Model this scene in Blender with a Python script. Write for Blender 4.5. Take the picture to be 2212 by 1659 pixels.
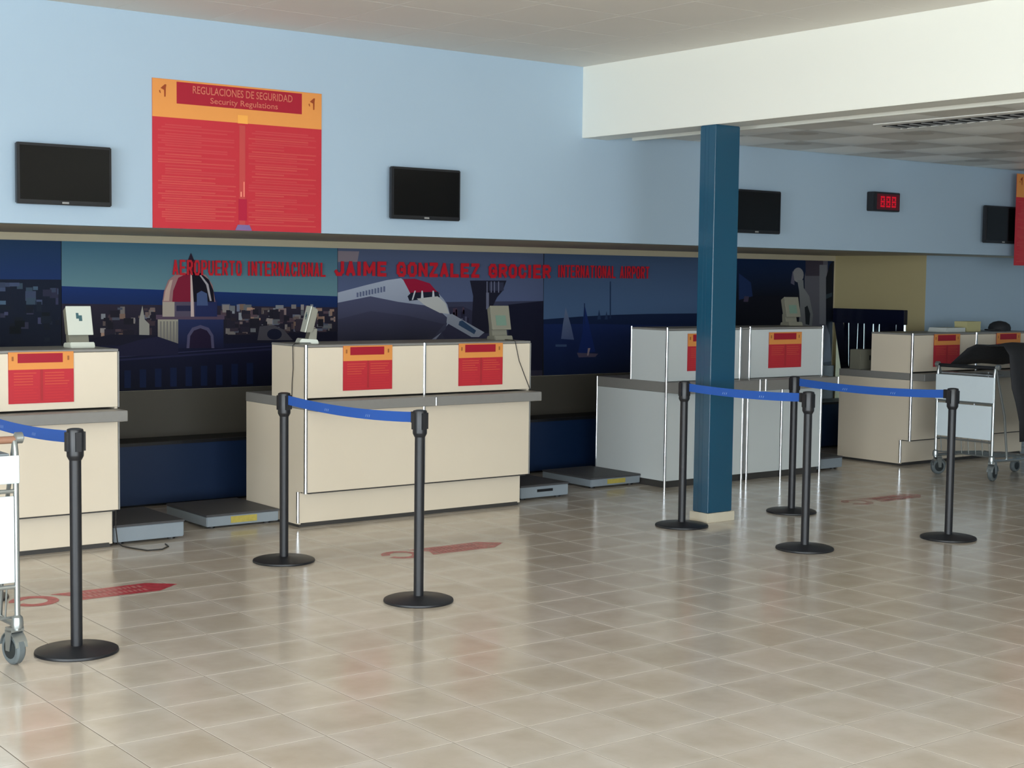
import bpy, bmesh, math, random
from mathutils import Vector, Matrix
random.seed(7)
for o in list(bpy.data.objects): bpy.data.objects.remove(o, do_unlink=True)
S = bpy.context.scene
COL = S.collection
R = math.radians
# ------------------------------------------------------------------ camera
CX, CY, F, H = 1106.0, 829.5, 3240.4, 1.65
YAW, PIT, ROL = R(37.3326), R(3.9843), R(0.7072)
_f0 = Vector((math.sin(YAW), math.cos(YAW), 0)); _r0 = Vector((math.cos(YAW), -math.sin(YAW), 0)); _u0 = Vector((0, 0, 1))
FWD = _f0 * math.cos(PIT) - _u0 * math.sin(PIT)
_up = _u0 * math.cos(PIT) + _f0 * math.sin(PIT)
RIGHT = _r0 * math.cos(ROL) + _up * math.sin(ROL)
UP = _up * math.cos(ROL) - _r0 * math.sin(ROL)
CAMP = Vector((0, 0, H))
cd = bpy.data.cameras.new('camera'); cam = bpy.data.objects.new('camera', cd); COL.objects.link(cam)
cd.sensor_width = 36; cd.lens = F * 36 / 2212; cd.clip_end = 200
cam.matrix_world = Matrix(((RIGHT.x, UP.x, -FWD.x, 0), (RIGHT.y, UP.y, -FWD.y, 0), (RIGHT.z, UP.z, -FWD.z, H), (0, 0, 0, 1)))
S.camera = cam
def ray(x, y): return RIGHT * ((x - CX) / F) - UP * ((y - CY) / F) + FWD
def on(ax, v, x, y):                       # pixel -> point on the plane coordinate[ax] = v
    r = ray(x, y); return CAMP + r * ((v - CAMP[ax]) / r[ax])
# ------------------------------------------------------------------ world, daylight through the windows, exposure
W = bpy.data.worlds.new('overcast_sky'); S.world = W; W.use_nodes = True
bg = W.node_tree.nodes['Background']; bg.inputs[0].default_value = (0.84, 0.93, 1.0, 1); bg.inputs[1].default_value = 5.0
def portal(name, loc, rot, sx, sy):
    l = bpy.data.lights.new(name, 'AREA'); l.shape = 'RECTANGLE'; l.size = sx; l.size_y = sy
    l.cycles.is_portal = True
    o = bpy.data.objects.new(name, l); COL.objects.link(o); o.location = loc; o.rotation_euler = rot
LX, RY = -5.0, -4.5                        # left glazed wall, rear glazed wall
WZ0, WZ1 = 0.12, 2.75
portal('window_portal_left', (LX - .12, .5, (WZ0 + WZ1) / 2), (R(90), 0, R(-90)), 8.0, WZ1 - WZ0)
portal('window_portal_rear', (-.25, RY - .12, (WZ0 + WZ1) / 2), (R(90), 0, 0), 8.5, WZ1 - WZ0)
S.view_settings.view_transform = 'Standard'; S.view_settings.look = 'None'
S.view_settings.gamma = 1; S.view_settings.use_curve_mapping = False
S.view_settings.exposure = 1.42
S.cycles.max_bounces = 7; S.cycles.diffuse_bounces = 5; S.cycles.glossy_bounces = 3; S.cycles.transmission_bounces = 2; S.cycles.caustics_reflective = False; S.cycles.caustics_refractive = False
# ------------------------------------------------------------------ helpers
def lin(c):
    def f(v):
        v = v / 255
        return v / 12.92 if v <= .04045 else ((v + .055) / 1.055) ** 2.4
    return tuple(f(v) for v in c)
def mat(name, col, rough=.5, metal=0, spec=.5, coat=0, noise=None, bump=None, emit=None, trans=0, srgb=True):
    m = bpy.data.materials.new(name); m.use_nodes = True
    n = m.node_tree.nodes; b = n['Principled BSDF']; L = m.node_tree.links
    c = lin(col) if srgb else col
    b.inputs['Base Color'].default_value = (*c, 1); b.inputs['Roughness'].default_value = rough
    b.inputs['Metallic'].default_value = metal; b.inputs['Specular IOR Level'].default_value = spec
    b.inputs['Coat Weight'].default_value = coat; b.inputs['Transmission Weight'].default_value = trans
    if noise:                              # (scale, strength)
        t = n.new('ShaderNodeTexCoord'); x = n.new('ShaderNodeTexNoise'); x.inputs['Scale'].default_value = noise[0]; x.inputs['Detail'].default_value = 5
        r = n.new('ShaderNodeMapRange'); r.inputs[3].default_value = 1 - noise[1]; r.inputs[4].default_value = 1 + noise[1]
        mx = n.new('ShaderNodeMix'); mx.data_type = 'RGBA'; mx.blend_type = 'MULTIPLY'; mx.inputs[0].default_value = 1
        mx.inputs[6].default_value = (*c, 1)
        L.new(t.outputs['Object'], x.inputs['Vector']); L.new(x.outputs['Fac'], r.inputs[0]); L.new(r.outputs[0], mx.inputs[7]); L.new(mx.outputs[2], b.inputs['Base Color'])
    if bump:
        x2 = n.new('ShaderNodeTexNoise'); x2.inputs['Scale'].default_value = bump[0]; t2 = n.new('ShaderNodeTexCoord'); L.new(t2.outputs['Object'], x2.inputs['Vector'])
        bn = n.new('ShaderNodeBump'); bn.inputs['Strength'].default_value = bump[1]; bn.inputs['Distance'].default_value = bump[2] if len(bump) > 2 else .01
        L.new(x2.outputs['Fac'], bn.inputs['Height']); L.new(bn.outputs['Normal'], b.inputs['Normal'])
    if emit:
        b.inputs['Emission Color'].default_value = (*lin(emit[0]), 1); b.inputs['Emission Strength'].default_value = emit[1]
    return m
class MB:
    def __init__(s): s.v = []; s.f = []; s.c = []
    def quad(s, pts, col=None):
        i = len(s.v); s.v += [tuple(p) for p in pts]; s.f.append(tuple(range(i, i + len(pts)))); s.c.append(col); return s
    def box(s, x0, x1, y0, y1, z0, z1):
        i = len(s.v)
        s.v += [(x0, y0, z0), (x1, y0, z0), (x1, y1, z0), (x0, y1, z0), (x0, y0, z1), (x1, y0, z1), (x1, y1, z1), (x0, y1, z1)]
        for q in ((0, 3, 2, 1), (4, 5, 6, 7), (0, 1, 5, 4), (1, 2, 6, 5), (2, 3, 7, 6), (3, 0, 4, 7)): s.f.append(tuple(i + k for k in q)); s.c.append(None)
        return s
    def prism(s, poly, axis, a, b):        # polygon in the two other axes, extruded along axis from a to b
        def p(u, w, t): return (t, u, w) if axis == 0 else ((u, t, w) if axis == 1 else (u, w, t))
        n = len(poly); i = len(s.v)
        s.v += [p(u, w, a) for u, w in poly] + [p(u, w, b) for u, w in poly]
        s.f += [tuple(i + k for k in range(n)), tuple(i + n + k for k in reversed(range(n)))]; s.c += [None, None]
        for k in range(n):
            s.f.append((i + k, i + (k + 1) % n, i + n + (k + 1) % n, i + n + k)); s.c.append(None)
        return s
    def tube(s, pts, r, n=10, closed=False):
        pts = [Vector(p) for p in pts]; m = len(pts); i = len(s.v); u = None
        for k, p in enumerate(pts):
            a = pts[(k - 1) % m] if (k > 0 or closed) else p; b = pts[(k + 1) % m] if (k < m - 1 or closed) else p
            d = (b - a).normalized()
            if u is None: u = d.orthogonal().normalized()
            u = (u - d * u.dot(d)).normalized(); w = d.cross(u)
            rr = r[k] if isinstance(r, (list, tuple)) else r
            for j in range(n):
                t = 2 * math.pi * j / n; s.v.append(tuple(p + (u * math.cos(t) + w * math.sin(t)) * rr))
        for k in range(m if closed else m - 1):
            k2 = (k + 1) % m
            for j in range(n):
                s.f.append((i + k * n + j, i + k * n + (j + 1) % n, i + k2 * n + (j + 1) % n, i + k2 * n + j)); s.c.append(None)
        if not closed:
            s.f.append(tuple(i + j for j in reversed(range(n)))); s.f.append(tuple(i + (m - 1) * n + j for j in range(n))); s.c += [None, None]
        return s
    def lathe(s, prof, n=32, c=(0, 0, 0), axis=2):   # prof: (r, h)
        i = len(s.v)
        for r, h in prof:
            for j in range(n):
                t = 2 * math.pi * j / n; q = (r * math.cos(t), r * math.sin(t), h)
                if axis == 0: q = (h, q[0], q[1])
                if axis == 1: q = (q[0], h, q[1])
                s.v.append((q[0] + c[0], q[1] + c[1], q[2] + c[2]))
        for k in range(len(prof) - 1):
            for j in range(n): s.f.append((i + k * n + j, i + k * n + (j + 1) % n, i + (k + 1) * n + (j + 1) % n, i + (k + 1) * n + j)); s.c.append(None)
        s.f.append(tuple(i + j for j in reversed(range(n)))); s.f.append(tuple(i + (len(prof) - 1) * n + j for j in range(n))); s.c += [None, None]
        return s
    def build(s, name, material, parent=None, bevel=0, smooth=False, seg=2, fix=True, at=None):
        me = bpy.data.meshes.new(name); me.from_pydata(s.v, [], s.f)
        if any(c is not None for c in s.c):
            a = me.color_attributes.new('Col', 'FLOAT_COLOR', 'CORNER'); k = 0
            for fi, fc in enumerate(s.f):
                cc = s.c[fi]
                for j in range(len(fc)):
                    q = cc[j] if (cc and isinstance(cc[0], (tuple, list))) else (cc or (1, 1, 1))
                    a.data[k].color = (*q, 1); k += 1
        me.materials.append(material)
        if fix or bevel:
            bm = bmesh.new(); bm.from_mesh(me)
            if fix: bmesh.ops.recalc_face_normals(bm, faces=bm.faces)
            if bevel: bmesh.ops.bevel(bm, geom=[e for e in bm.edges if len(e.link_faces) == 2 and e.calc_face_angle() > .6], offset=bevel, segments=seg, affect='EDGES', clamp_overlap=True)
            bm.to_mesh(me); bm.free()
        if smooth:
            for p in me.polygons: p.use_smooth = True
        o = bpy.data.objects.new(name, me); COL.objects.link(o)
        if parent: o.parent = parent
        if at: o.location = at
        return o
def smooth_auto(o, ang=35):
    me = o.data
    for p in me.polygons: p.use_smooth = True
    bm = bmesh.new(); bm.from_mesh(me)
    for e in bm.edges:
        if len(e.link_faces) == 2 and e.calc_face_angle() > R(ang): e.smooth = False
    bm.to_mesh(me); bm.free(); return o
def tag(o, label, cat, group=None, kind=None):
    o['label'] = label; o['category'] = cat
    if group: o['group'] = group
    if kind: o['kind'] = kind
    return o
def thing(name, label, cat, loc=(0, 0, 0), rz=0, group=None):
    o = bpy.data.objects.new(name, None); COL.objects.link(o); o.empty_display_size = .1
    o.location = loc; o.rotation_euler = (0, 0, rz); return tag(o, label, cat, group)
def text_mesh(name, body, w, h, material, parent=None, bold=.02):
    cu = bpy.data.curves.new(name, 'FONT'); cu.body = body; cu.offset = bold; cu.resolution_u = 3
    t = bpy.data.objects.new(name, cu); COL.objects.link(t)
    bpy.context.view_layer.update()
    me = bpy.data.meshes.new_from_object(t); bpy.data.objects.remove(t, do_unlink=True)
    xs = [v.co.x for v in me.vertices]; ys = [v.co.y for v in me.vertices]
    x0, x1, y0, y1 = min(xs), max(xs), min(ys), max(ys)
    for v in me.vertices: v.co = ((v.co.x - x0) / (x1 - x0) * w, 0, (v.co.y - y0) / (y1 - y0) * h)
    me.name = name; me.materials.clear(); me.materials.append(material)
    o = bpy.data.objects.new(name, me); COL.objects.link(o)
    if parent: o.parent = parent
    return o
# ------------------------------------------------------------------ materials
M = {}
M['wall_blue'] = mat('pale_blue_paint', (168, 189, 206), .55, noise=(1.2, .03), bump=(90, .05, .004))
M['wall_beige'] = mat('beige_wall_paint', (190, 180, 154), .6, noise=(2, .05))
M['wall_yellow'] = mat('mustard_wall_paint', (176, 164, 124), .6, noise=(2, .04))
M['soffit'] = mat('beige_soffit_paint', (206, 196, 172), .6)
M['white'] = mat('white_beam_paint', (236, 236, 226), .5, noise=(.8, .02), bump=(60, .04, .004))
M['ceil'] = mat('grey_white_ceiling_tile', (224, 219, 210), .8, noise=(3, .03))
M['ceil_gap'] = mat('ceiling_joint', (196, 192, 184), .9)
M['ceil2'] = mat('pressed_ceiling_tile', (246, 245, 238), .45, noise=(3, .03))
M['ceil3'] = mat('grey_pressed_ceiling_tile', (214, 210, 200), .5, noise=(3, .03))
M['dark'] = mat('black_gap', (14, 14, 15), .8)
M['grout'] = mat('grey_brown_grout', (120, 111, 99), .5, spec=.08)
M['pillar'] = mat('glossy_petrol_blue_paint', (24, 76, 102), .22, coat=.3, bump=(14, .03, .01))
M['skirt'] = mat('beige_skirting_tile', (206, 198, 178), .4, noise=(8, .05))
M['beige'] = mat('beige_laminate', (228, 215, 194), .42, noise=(3, .03))
M['whitelam'] = mat('white_laminate', (214, 220, 220), .38, noise=(3, .02))
M['slab'] = mat('grey_laminate_worktop', (138, 136, 132), .45, noise=(30, .05))
M['edge'] = mat('grey_edge_strip', (150, 150, 148), .4)
M['kick'] = mat('dark_grey_kickboard', (62, 60, 58), .6)
M['chrome'] = mat('polished_aluminium', (225, 228, 232), .12, metal=1)
M['black'] = mat('black_plastic', (26, 27, 31), .38)
M['blackmetal'] = mat('black_powder_coat', (26, 27, 31), .45, bump=(200, .05, .001))
M['screen'] = mat('black_screen_glass', (10, 10, 11), .2, spec=.3)
M['belt'] = mat('blue_webbing', (34, 86, 172), .6, bump=(300, .1, .001))
M['mark'] = mat('white_webbing_print', (170, 190, 225), .6)
M['steel'] = mat('galvanised_steel', (150, 156, 160), .35, metal=.6, noise=(20, .06))
M['scale'] = mat('grey_blue_enamel', (140, 150, 158), .4, noise=(9, .04))
M['scaletop'] = mat('dark_grey_rubber_plate', (74, 74, 76), .55, noise=(12, .06))
M['yellow'] = mat('worn_yellow_label', (180, 165, 80), .55, noise=(40, .25))
M['conv'] = mat('navy_blue_conveyor_panel', (6, 36, 72), .5)
M['guard'] = mat('dull_grey_brown_panel', (84, 80, 72), .6, noise=(2, .1))
M['rubber'] = mat('black_rubber', (22, 22, 24), .5, noise=(6, .1))
M['curtain'] = mat('glossy_dark_blue_rubber_strip', (12, 18, 42), .14)
M['tyre'] = mat('grey_tyre_rubber', (96, 104, 106), .6)
M['hub'] = mat('dark_wheel_hub', (34, 40, 42), .5)
M['sign'] = mat('white_sign_board', (222, 234, 240), .35)
M['tube'] = mat('satin_steel_tube', (168, 174, 174), .3, metal=.8)
M['device'] = mat('off_white_plastic', (212, 216, 204), .45)
M['device2'] = mat('olive_grey_plastic', (128, 126, 112), .5)
M['display'] = mat('grey_green_display', (106, 132, 118), .3)
M['logo'] = mat('teal_print', (60, 96, 104), .5)
M['red'] = mat('lettering_red', (196, 16, 38), .5)
M['cable'] = mat('dark_cable_sheath', (40, 38, 36), .5)
M['box'] = mat('pale_yellow_cardboard', (190, 184, 136), .7)
M['paper'] = mat('white_paper', (205, 210, 205), .7)
M['cloth'] = mat('black_cloth', (34, 35, 39), .75, bump=(18, .25, .02))
M['led'] = mat('red_led', (60, 0, 8), .4, emit=((255, 0, 40), .22))
M['ledface'] = mat('dark_red_led_window', (96, 4, 22), .3)
M['glass'] = mat('window_glass', (255, 255, 255), .0, trans=1)
M['wood'] = mat('brown_handle_grip', (150, 110, 88), .5)
def vcol_mat(name, rough=.5, gain=1.0, spec=.5, grain=0):
    m = bpy.data.materials.new(name); m.use_nodes = True; n = m.node_tree.nodes; b = n['Principled BSDF']
    a = n.new('ShaderNodeVertexColor'); a.layer_name = 'Col'
    mx = n.new('ShaderNodeMix'); mx.data_type = 'RGBA'; mx.blend_type = 'MULTIPLY'; mx.inputs[0].default_value = 1; mx.inputs[7].default_value = (gain, gain, gain, 1)
    mx.clamp_result = False
    m.node_tree.links.new(a.outputs['Color'], mx.inputs[6]); m.node_tree.links.new(mx.outputs[2], b.inputs['Base Color'])
    b.inputs['Roughness'].default_value = rough; b.inputs['Specular IOR Level'].default_value = spec; return m
M['mural'] = vcol_mat('printed_photo_vinyl', .55, 2.1, .2)
M['print'] = vcol_mat('printed_notice_vinyl', .5, 1.2, .3)
def tile_mat():
    m = bpy.data.materials.new('polished_beige_floor_tile'); m.use_nodes = True; n = m.node_tree.nodes; b = n['Principled BSDF']; L = m.node_tree.links
    t = n.new('ShaderNodeNewGeometry'); oi = n.new('ShaderNodeObjectInfo')
    wn = n.new('ShaderNodeTexWhiteNoise'); wn.noise_dimensions = '2D'
    sc = n.new('ShaderNodeVectorMath'); sc.operation = 'MULTIPLY_ADD'; sc.inputs[1].default_value = (1 / .33,) * 3; sc.inputs[2].default_value = (-2.04 / .33, 0, 0)
    fl = n.new('ShaderNodeVectorMath'); fl.operation = 'FLOOR'
    L.new(t.outputs['Position'], sc.inputs[0]); L.new(sc.outputs[0], fl.inputs[0]); L.new(fl.outputs[0], wn.inputs['Vector'])
    nz = n.new('ShaderNodeTexNoise'); nz.inputs['Scale'].default_value = 3.2; nz.inputs['Detail'].default_value = 6; nz.inputs['Roughness'].default_value = .6
    ad = n.new('ShaderNodeVectorMath'); ad.operation = 'MULTIPLY_ADD'; ad.inputs[1].default_value = (9, 9, 9)
    L.new(wn.outputs['Color'], ad.inputs[0]); L.new(t.outputs['Position'], ad.inputs[2]); L.new(ad.outputs[0], nz.inputs['Vector'])
    cr = n.new('ShaderNodeValToRGB'); e = cr.color_ramp.elements
    e[0].position = .3; e[0].color = (*lin((194, 182, 165)), 1); e[1].position = .72; e[1].color = (*lin((211, 200, 187)), 1)
    L.new(nz.outputs['Fac'], cr.inputs[0])
    mr = n.new('ShaderNodeMapRange'); mr.inputs[3].default_value = .97; mr.inputs[4].default_value = 1.03
    L.new(wn.outputs['Value'], mr.inputs[0])
    mx = n.new('ShaderNodeMix'); mx.data_type = 'RGBA'; mx.blend_type = 'MULTIPLY'; mx.inputs[0].default_value = 1
    fr_ = n.new('ShaderNodeVectorMath'); fr_.operation = 'FRACTION'; L.new(sc.outputs[0], fr_.inputs[0])
    ce_ = n.new('ShaderNodeVectorMath'); ce_.operation = 'SUBTRACT'; ce_.inputs[1].default_value = (.5, .5, 0); L.new(fr_.outputs[0], ce_.inputs[0])
    ab = n.new('ShaderNodeVectorMath'); ab.operation = 'ABSOLUTE'; L.new(ce_.outputs[0], ab.inputs[0])
    sp = n.new('ShaderNodeSeparateXYZ'); L.new(ab.outputs[0], sp.inputs[0])
    mxx = n.new('ShaderNodeMath'); mxx.operation = 'MAXIMUM'; L.new(sp.outputs[0], mxx.inputs[0]); L.new(sp.outputs[1], mxx.inputs[1])
    nd = n.new('ShaderNodeMath'); nd.operation = 'MULTIPLY_ADD'; nd.inputs[1].default_value = .30; L.new(nz.outputs['Fac'], nd.inputs[0]); L.new(mxx.outputs[0], nd.inputs[2])
    er = n.new('ShaderNodeMapRange'); er.interpolation_type = 'SMOOTHSTEP'; er.inputs[1].default_value = .42; er.inputs[2].default_value = .68; er.inputs[4].default_value = .36; L.new(nd.outputs[0], er.inputs[0])
    em = n.new('ShaderNodeMix'); em.data_type = 'RGBA'; em.inputs[7].default_value = (*lin((226, 220, 212)), 1); L.new(er.outputs[0], em.inputs[0]); L.new(cr.outputs[0], em.inputs[6])
    L.new(em.outputs[2], mx.inputs[6]); L.new(mr.outputs[0], mx.inputs[7]); L.new(mx.outputs[2], b.inputs['Base Color'])
    b.inputs['Roughness'].default_value = .17; b.inputs['Specular IOR Level'].default_value = .6
    bn = n.new('ShaderNodeBump'); n2 = n.new('ShaderNodeTexNoise'); n2.inputs['Scale'].default_value = 5; bn.inputs['Strength'].default_value = .04; bn.inputs['Distance'].default_value = .01
    L.new(t.outputs['Position'], n2.inputs['Vector']); L.new(n2.outputs['Fac'], bn.inputs['Height']); L.new(bn.outputs['Normal'], b.inputs['Normal'])
    return m
M['tile'] = tile_mat()
# ------------------------------------------------------------------ structure
YH, ZH = 8.70, 1.94            # header wall front plane, its lower edge
YB = 10.6                      # back wall
ZC, ZL = 3.237, 2.75           # main ceiling, lower ceiling on the right
BX0, BX1, BZ = 7.267, 7.517, 2.712
XR = 16.0
def struct(o, label, cat): return tag(o, label, cat, kind='structure')
fl = struct(MB().box(LX - .2, XR, RY - .2, YB + .2, -.12, -.0010).build('floor', M['grout']), 'grout bed of the beige tiled hall floor', 'floor')
P = .33
def tile_mesh(nm, cells):
    b = MB(); g = .002; e = .0005
    for i, j in cells:
        x0, x1, y0, y1 = 2.04 + i * P + g, 2.04 + (i + 1) * P - g, j * P + g, (j + 1) * P - g
        if len(cells) == 1: x0, x1, y0, y1 = g, P - g, g, P - g
        i0 = len(b.v)
        b.v += [(x0, y0, -.006), (x1, y0, -.006), (x1, y1, -.006), (x0, y1, -.006), (x0, y0, -e), (x1, y0, -e), (x1, y1, -e), (x0, y1, -e),
                (x0 + e, y0 + e, 0), (x1 - e, y0 + e, 0), (x1 - e, y1 - e, 0), (x0 + e, y1 - e, 0)]
        for k in range(4):
            k2 = (k + 1) % 4
            b.f += [(i0 + k, i0 + k2, i0 + 4 + k2, i0 + 4 + k), (i0 + 4 + k, i0 + 4 + k2, i0 + 8 + k2, i0 + 8 + k)]; b.c += [None, None]
        b.f.append((i0 + 8, i0 + 9, i0 + 10, i0 + 11)); b.c.append(None)
    return b
cells = [(i, j) for i in range(int((LX - 2.04) / P), int((XR - 2.04) / P)) for j in range(int((RY) / P), int(YB / P))]
vis = []
for i, j in cells:
    c = Vector((2.04 + (i + .5) * P, (j + .5) * P, 0)) - CAMP; d = c.dot(FWD)
    if d < 1: continue
    u, v = c.dot(RIGHT) / d * F + CX, -c.dot(UP) / d * F + CY
    if -130 < u < 2342 and v < 1740: vis.append((d, i, j))
vis.sort(); near = {(i, j) for d, i, j in vis[:300]}
t0 = tile_mesh('tile', [(0, 0)]).build('tile', M['tile'], fl)
first = True
for i, j in sorted(near):
    o = t0 if first else t0.copy()
    if not first: COL.objects.link(o); o.parent = fl
    first = False; o.location = (2.04 + i * P, j * P, 0)
st = tile_mesh('tile_field', [c for c in cells if c not in near]).build('tile_field', M['tile'], fl); st['kind'] = 'stuff'
# header wall, soffit, back wall, end wall
struct(MB().box(LX, BX0, YH, YH + .12, ZH, ZC + .1).box(BX0, XR, YH, YH + .12, ZH, ZC + .1).build('wall_header', M['wall_blue']), 'pale blue upper wall hanging above the check-in desks', 'wall')
struct(MB().box(LX, XR, YH + .12, YB, ZH, ZH + .1).build('ceiling_soffit', M['soffit']), 'beige soffit roofing the recess behind the desks', 'soffit')
struct(MB().box(LX, 12.37, YB, YB + .15, 0, ZH).build('wall_back', M['wall_beige']), 'beige rear wall of the recess carrying the photo mural', 'wall')
XE, YE0 = 12.37, 9.43
we = MB()
we.box(XE, XE + .12, 10.56, YB + .15, 0, ZH).box(XE - .004, XE + .12, YE0 + .002, 9.66, 0, ZH).box(XE, XE + .12, 9.66, 10.56, 1.36, ZH).box(XE, XE + .12, 9.66, 10.56, 0, .40)
struct(we.build('wall_end', M['wall_yellow']), 'mustard end wall with the baggage belt opening', 'wall')
struct(MB().box(XE, XR, YE0, YE0 + .12, 0, ZH).build('wall_right_recess', M['wall_blue']), 'shaded pale blue wall behind the farthest beige desk', 'wall')
struct(MB().box(XE + .12, XE + 1.4, YB + .0, YB + .15, 0, ZH).build('wall_tunnel', M['white']), 'daylit side wall inside the baggage tunnel', 'wall')
# main ceiling + tiles
ce = struct(MB().box(LX - .2, BX0, RY - .2, YH + .12, ZC + .004, ZC + .15).build('ceiling', M['ceil_gap']), 'flat grey-white ceiling of the main hall', 'ceiling')
PC = .61
cb = MB(); cb.box(.0018, PC - .0018, .0018, PC - .0018, 0, .012)
c0 = cb.build('ceiling_tile', M['ceil'], ce); first = True; rest = MB()
for i in range(-21, 21):
    for j in range(0, 22):
        x, y = BX0 - PC * (i + 1), YH - PC * (j + 1)
        if x < LX - .2 or y < RY - .2: continue
        if 0 <= i < 11 and j < 11:
            o = c0 if first else c0.copy()
            if not first: COL.objects.link(o); o.parent = ce
            first = False; o.location = (x, y, ZC)
        elif i >= 0: rest.box(x + .003, x + PC - .003, y + .003, y + PC - .003, ZC, ZC + .012)
r_ = rest.build('ceiling_tile_field', M['ceil'], ce); r_['kind'] = 'stuff'
# beam and low ceiling
struct(MB().box(BX0, BX1, RY, YH + .05, BZ, ZC + .15).build('trim_1', M['white'], bevel=.004), 'deep white beam crossing overhead to the pillar top', 'beam')
lc = struct(MB().box(BX1, XR, RY - .2, YH + .12, ZL + .03, ZL + .16).build('ceiling_right', M['ceil_gap']), 'lower tiled ceiling to the right of the white beam', 'ceiling')
PL = .60
def dome(sgn):
    b = MB(); n = 6
    for a in range(n + 1):
        for c in range(n + 1):
            u, v = a / n, c / n
            b.v.append((u * (PL - .003) + .0015, v * (PL - .003) + .0015, sgn * .02 * math.sin(math.pi * u) * math.sin(math.pi * v)))
    for a in range(n):
        for c in range(n): b.f.append((a * (n + 1) + c, a * (n + 1) + c + 1, (a + 1) * (n + 1) + c + 1, (a + 1) * (n + 1) + c)); b.c.append(None)
    return b
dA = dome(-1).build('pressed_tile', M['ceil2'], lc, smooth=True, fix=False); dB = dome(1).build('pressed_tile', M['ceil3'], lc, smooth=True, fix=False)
fa = fb = True; rest = MB()
GX = BX1 + .285
for i in range(0, 14):
    for j in range(0, 22):
        x, y = GX + PL * i, YH - PL * (j + 1)
        if x + PL > XR: continue
        if i == 1 and 3 <= j < 9: continue      # the air diffuser takes these
        if i >= 9 or j >= 8:
            rest.box(x + .0015, x + PL - .0015, y + .0015, y + PL - .0015, ZL + .012, ZL + .016); continue
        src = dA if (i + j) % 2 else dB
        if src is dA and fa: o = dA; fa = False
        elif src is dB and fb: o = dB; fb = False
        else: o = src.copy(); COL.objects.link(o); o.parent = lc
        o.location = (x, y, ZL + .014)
r_ = rest.build('pressed_tile_field', M['ceil2'], lc); r_['kind'] = 'stuff'
struct(MB().box(BX1, BX1 + .015, RY, YH, BZ + .02, ZL + .05).box(BX1 + .250, BX1 + .285, RY, YH, ZL - .026, ZL + .012).box(BX1 + .015, BX1 + .255, RY, YH, ZL + .02, ZL + .03).build('trim_2', M['white']), 'white edge strip along the lower ceiling beside the beam', 'trim')
VL = 3 * PL
vt = thing('air_diffuser', 'long slotted dark air diffuser in the lower right ceiling', 'vent', (GX + PL, YH - 6 * PL, ZL))
MB().box(0.10, .300, -VL + .002, VL - .002, .004, .026).build('backing', M['dark'], vt)
MB().box(.300, .598, -VL + .002, VL - .002, .010, .026).build('filler_panel', M['ceil2'], vt)
MB().box(.002, .10, -VL + .002, VL - .002, .008, .026).build('filler_panel', M['ceil2'], vt)
MB().box(.300, .318, -VL + .002, VL - .002, .0, .012).build('edge_bar', M['ceil2'], vt)
s0 = MB().box(.10, .300, -.014, .014, .0, .006).build('slat', M['edge'], vt)
for k in range(36):
    o = s0 if k == 0 else s0.copy()
    if k: COL.objects.link(o); o.parent = vt
    o.location = (0, -VL + .05 + k * .1, 0)
# window walls out of shot
def window_wall(name, axis, pos, a0, a1, b0, b1, label):
    # wall with an opening from a0..a1 along the wall, WZ0..WZ1 high; b0..b1 is the wall's extent
    w = MB(); t0_, t1_ = (pos - .2, pos)
    def bx(u0, u1, z0, z1):
        if axis == 0: w.box(t0_, t1_, u0, u1, z0, z1)
        else: w.box(u0, u1, t0_, t1_, z0, z1)
    bx(b0, a0, -.12, ZC + .15); bx(a1, b1, -.12, ZC + .15); bx(a0, a1, -.12, WZ0); bx(a0, a1, WZ1, ZC + .15)
    ww = struct(w.build(name, M['white']), label, 'wall'); 
    n = 5; f = MB()
    for k in range(n + 1):
        u = a0 + (a1 - a0) * k / n
        if axis == 0: f.box(pos - .12, pos - .06, u - .03, u + .03, WZ0, WZ1)
        else: f.box(u - .03, u + .03, pos - .12, pos - .06, WZ0, WZ1)
    return f
f1 = window_wall('wall_left', 0, LX, -3.5, 4.5, RY, YB + .2, 'glazed side wall of the hall out of shot')
struct(f1.build('window_1', M['edge']), 'row of window mullions in the side wall', 'window')
f2 = window_wall('wall_rear', 1, RY, -4.5, 4.0, LX, XR, 'glazed entrance wall behind the viewer')
struct(f2.build('window_2', M['edge']), 'row of window mullions in the entrance wall', 'window')
struct(MB().box(XR, XR + .15, RY - .2, YB + .2, -.12, ZC + .15).build('wall_right', M['wall_blue']), 'blank wall closing the far right of the hall', 'wall')
# pillar
PX0, PX1, PY0, PY1 = 7.267, 7.503, 7.297, 7.447
pi = thing('pillar', 'petrol blue square steel pillar holding up the white beam', 'pillar', ((PX0 + PX1) / 2, (PY0 + PY1) / 2, 0)); pi['kind'] = 'structure'
w2, d2 = (PX1 - PX0) / 2, (PY1 - PY0) / 2
MB().box(-w2, w2, -d2, d2, .062, BZ).build('shaft', M['pillar'], pi, bevel=.006, seg=3)
MB().box(-w2 - .0015, -w2 + .004, -.012, -.008, .07, BZ - .01).box(-w2 - .0015, -w2 + .004, .02, .023, .07, BZ - .01).build('weld_seam', M['pillar'], pi)
MB().box(-w2 - .014, w2 + .014, -d2 - .014, d2 + .014, 0, .064).build('skirting', M['skirt'], pi, bevel=.003)
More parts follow.
